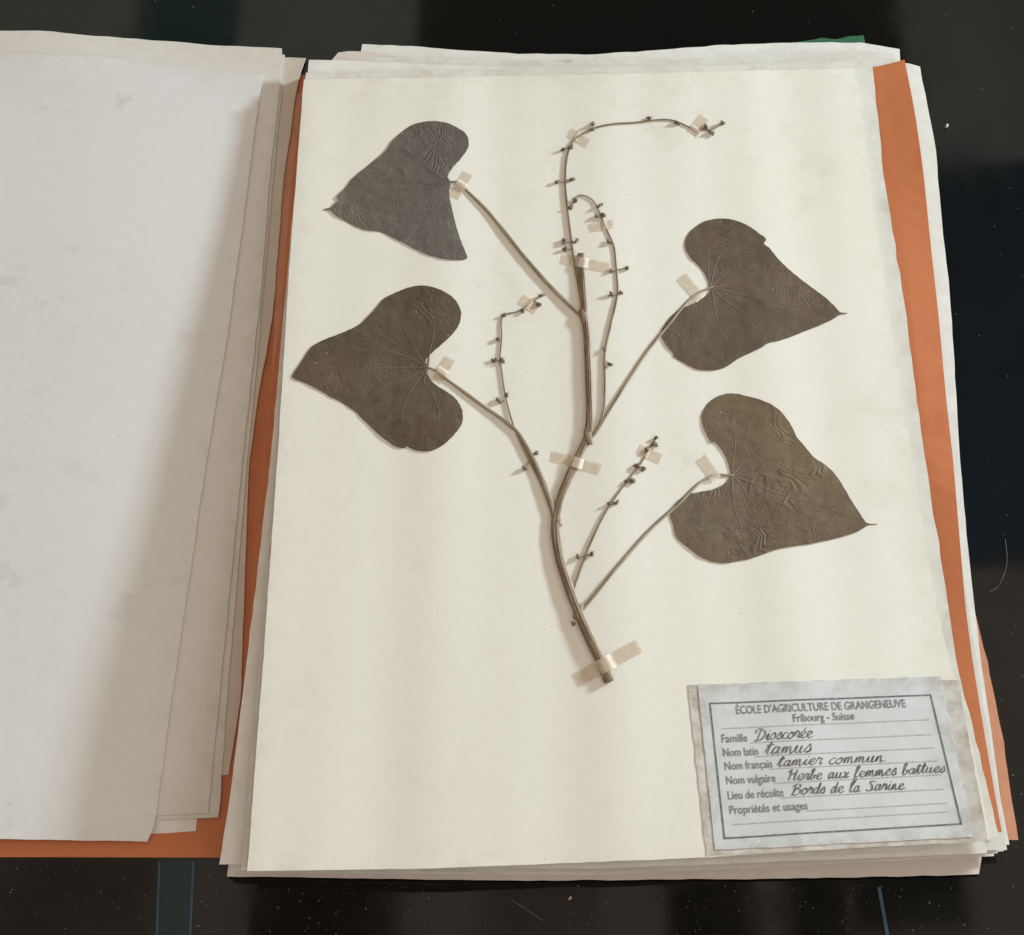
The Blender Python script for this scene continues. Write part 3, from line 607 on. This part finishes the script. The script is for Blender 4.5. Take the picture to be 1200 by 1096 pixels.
GLY = {
 'e': (.72, [[(0, .25), (.35, .5), (.55, .78), (.42, 1), (.2, .92), (.1, .5), (.2, .1), (.42, 0), (.72, .25)]]),
 'o': (.75, [[(.32, 1), (.06, .6), (.1, .12), (.36, 0), (.58, .4), (.5, .88), (.32, 1), (.5, .8), (.75, .85)]]),
 'i': (.5, [[(0, .25), (.24, 1), (.18, .3), (.28, 0), (.5, .25)], [(.32, 1.45), (.36, 1.52)]]),
 's': (.6, [[(0, .2), (.34, 1.1), (.44, .7), (.5, .3), (.32, 0), (.1, .1), (.3, .05), (.6, .25)]]),
 'c': (.65, [[(.55, .82), (.42, 1), (.16, .8), (.08, .35), (.24, 0), (.46, .05), (.65, .28)]]),
 'r': (.65, [[(0, .25), (.2, 1.1), (.26, .9), (.5, .95), (.44, .4), (.5, .05), (.65, .25)]]),
 't': (.55, [[(0, .25), (.32, 1.95), (.22, .4), (.32, 0), (.55, .25)], [(0, 1.25), (.58, 1.38)]]),
 'a': (.82, [[(.55, .88), (.3, 1), (.08, .5), (.2, 0), (.44, .25), (.58, .95), (.54, .2), (.64, 0), (.82, .25)]]),
 'm': (1.1, [[(0, .25), (.13, .95), (.13, 0), (.2, .75), (.38, 1), (.44, .05), (.5, .75), (.7, 1), (.78, .15), (.88, 0), (1.1, .25)]]),
 'n': (.8, [[(0, .25), (.13, .95), (.13, 0), (.2, .75), (.4, 1), (.48, .15), (.58, 0), (.8, .25)]]),
 'u': (.88, [[(0, .25), (.16, 1), (.14, .25), (.28, 0), (.48, .3), (.58, 1), (.56, .2), (.66, 0), (.88, .25)]]),
 'b': (.72, [[(0, .25), (.34, 1.6), (.27, 2), (.13, 1.6), (.12, .15), (.32, 0), (.54, .4), (.44, .72), (.72, .62)]]),
 'l': (.5, [[(0, .25), (.36, 1.7), (.27, 2.05), (.13, 1.6), (.14, .2), (.28, 0), (.5, .25)]]),
 'd': (.82, [[(.52, .85), (.26, 1), (.06, .5), (.2, 0), (.42, .25), (.64, 2), (.53, .25), (.62, 0), (.82, .25)]]),
 'f': (.55, [[(0, .25), (.36, 1.7), (.3, 2.05), (.16, 1.7), (.1, -.6), (.2, -.85), (.34, -.3), (.16, 0), (.55, .25)]]),
 'x': (.65, [[(0, .85), (.18, 1), (.4, .05), (.65, .2)], [(.6, 1), (.05, 0)]]),
 'D': (1.3, [[(.55, 1.9), (.36, .15), (.1, 0), (.3, -.08), (.9, .2), (1.15, 1.1), (.8, 1.85), (.25, 1.95), (0, 1.6), (.15, 1.3)]]),
 'H': (1.2, [[(.05, 1.55), (.35, 1.95), (.25, 0)], [(.98, 1.95), (.82, .1), (1.2, .25)], [(.2, .95), (.95, 1.05)]]),
 'B': (1.2, [[(.36, 1.95), (.2, 0), (.05, .2)], [(0, 1.5), (.4, 2), (.88, 1.8), (.8, 1.2), (.35, 1.02), (.92, .85), (1.0, .3), (.6, -.05), (.1, .1)]]),
 'S': (1.05, [[(.95, 1.65), (.65, 2), (.32, 1.6), (.65, 1.0), (.72, .4), (.4, 0), (.02, .25), (.4, .02), (1.05, .25)]]),
 '.': (.3, [[(.15, 0), (.2, .08)]]), ' ': (.62, []), "'": (.3, [])}
GLY['é'] = (.72, GLY['e'][1] + [[(.32, 1.3), (.5, 1.65)]])
def hand(txt, u, v, wide, xh):
    x = 0; strokes = []
    for ch in txt:
        adv, st = GLY[ch]
        for s in st: strokes.append([(x+px + random.uniform(-.03, .03), (py if py < 1.1 else 1.1+(py-1.1)*.72)*(1+random.uniform(-.08, .08))) for px, py in s])
        x += adv
    s = wide/x; lines = []
    for stt in strokes:
        c = catmull([Vector(p) for p in stt], 5); wob = .12*noise.noise((c[0].x*.3, v*9, 3))
        lines.append([Vector((u + (p.x + p.y*.28)*s, v*ASP - (p.y+wob)*xh - .002)) for p in c])
    V, Fc = ribbon(lines, .0040, .00003, .9)
    return finish('handwriting', V, Fc, PEN, card)
hand('Dioscorée', .178, ROWS[0], .26, .030)
hand('tamus', .215, ROWS[1], .205, .032)
hand('tamier commun.', .262, ROWS[2], .48, .027)
hand('Herbe aux femmes battues.', .295, ROWS[3], .70, .027)
hand('Bords de la Sarine.', .305, ROWS[4], .50, .027)

# ---------------------------------------------------------------- dust on the black table
V = []; Fc = []; random.seed(21)
def flake(q, r, asp, rot):
    b0 = len(V); k = random.choice((4, 5, 6))
    for i in range(k):
        a = 2*math.pi*i/k; rr = r*random.uniform(.6, 1.2); x = math.cos(a)*rr*asp; y = math.sin(a)*rr
        V.append(Vector((q.x + x*math.cos(rot)-y*math.sin(rot), q.y + x*math.sin(rot)+y*math.cos(rot), .00012)))
    V.append(Vector((q.x, q.y, .00012+r*.7)))
    for i in range(k): Fc.append((b0+i, b0+(i+1) % k, b0+k))
zones = [((0, 1012), (262, 1096), 130), ((262, 1034), (1200, 1096), 330), ((340, 0), (1200, 40), 34), ((0, 0), (345, 28), 18), ((1110, 60), (1200, 560), 30), ((1160, 560), (1200, 1000), 34), ((-400, 1010), (0, 1300), 90), ((0, 1096), (1250, 1400), 250), ((1200, 0), (1500, 1100), 90), ((-300, -260), (1400, 0), 120)]
for a, b, n in zones:
    for _ in range(n):
        q = unproj(random.uniform(a[0], b[0]), random.uniform(a[1], b[1]), flat0)
        flake(q, .00007 + .00015*random.random()**2.4, random.choice((1, 1.2, 1.6, 2.6)), random.uniform(0, 6.28))
finish('dust', V, Fc, DUST, kind='stuff')
def fibre(pts, label):
    P = catmull([Vector(p) for p in pts], 6); n = len(P); V = []; Fc = []
    for i, p in enumerate(P):
        q = unproj(p.x, p.y, flat0, .0003); d = P[min(n-1, i+1)]-P[max(0, i-1)]; s = Vector((d.y, d.x, 0)).normalized()
        for j in range(5):
            a = 2*math.pi*j/5; V.append(q + s*math.cos(a)*.00007 + Vector((0, 0, math.sin(a)*.00007)))
    for i in range(n-1):
        for j in range(5): Fc.append((i*5+j, i*5+(j+1) % 5, i*5+5+(j+1) % 5, i*5+5+j))
    return finish('fibre', V, Fc, DUST, label=label, cat='fibre')
fibre([(600, 1056), (613, 1063), (624, 1071), (637, 1079)], 'thin pale fibre lying on the black table in front of the pile')
fibre([(1178, 632), (1180, 660), (1172, 684), (1160, 694)], 'curved pale fibre on the black table beside the orange edge')
def crumb(px, py, r, label):
    bm = bmesh.new(); bmesh.ops.create_icosphere(bm, subdivisions=2, radius=1); q = unproj(px, py, flat0)
    V = []
    for v in bm.verts: c = v.co*(1+.4*noise.noise(v.co*1.5+Vector((px, 0, 0)))); V.append(Vector((q.x+c.x*r*.8+c.y*r*.6, q.y+c.y*r*1.1, r*.75+c.z*r*.75)))
    Fc = [tuple(v.index for v in f.verts) for f in bm.faces]; bm.free()
    finish('crumb', V, Fc, CRUMB, smooth=True, label=label, cat='crumb')
crumb(1109, 149, .0011, 'tan plant crumb on the black table beside the white curved paper edge')
crumb(668, 1053, .0008, 'tan plant crumb on the black table in front of the pile')
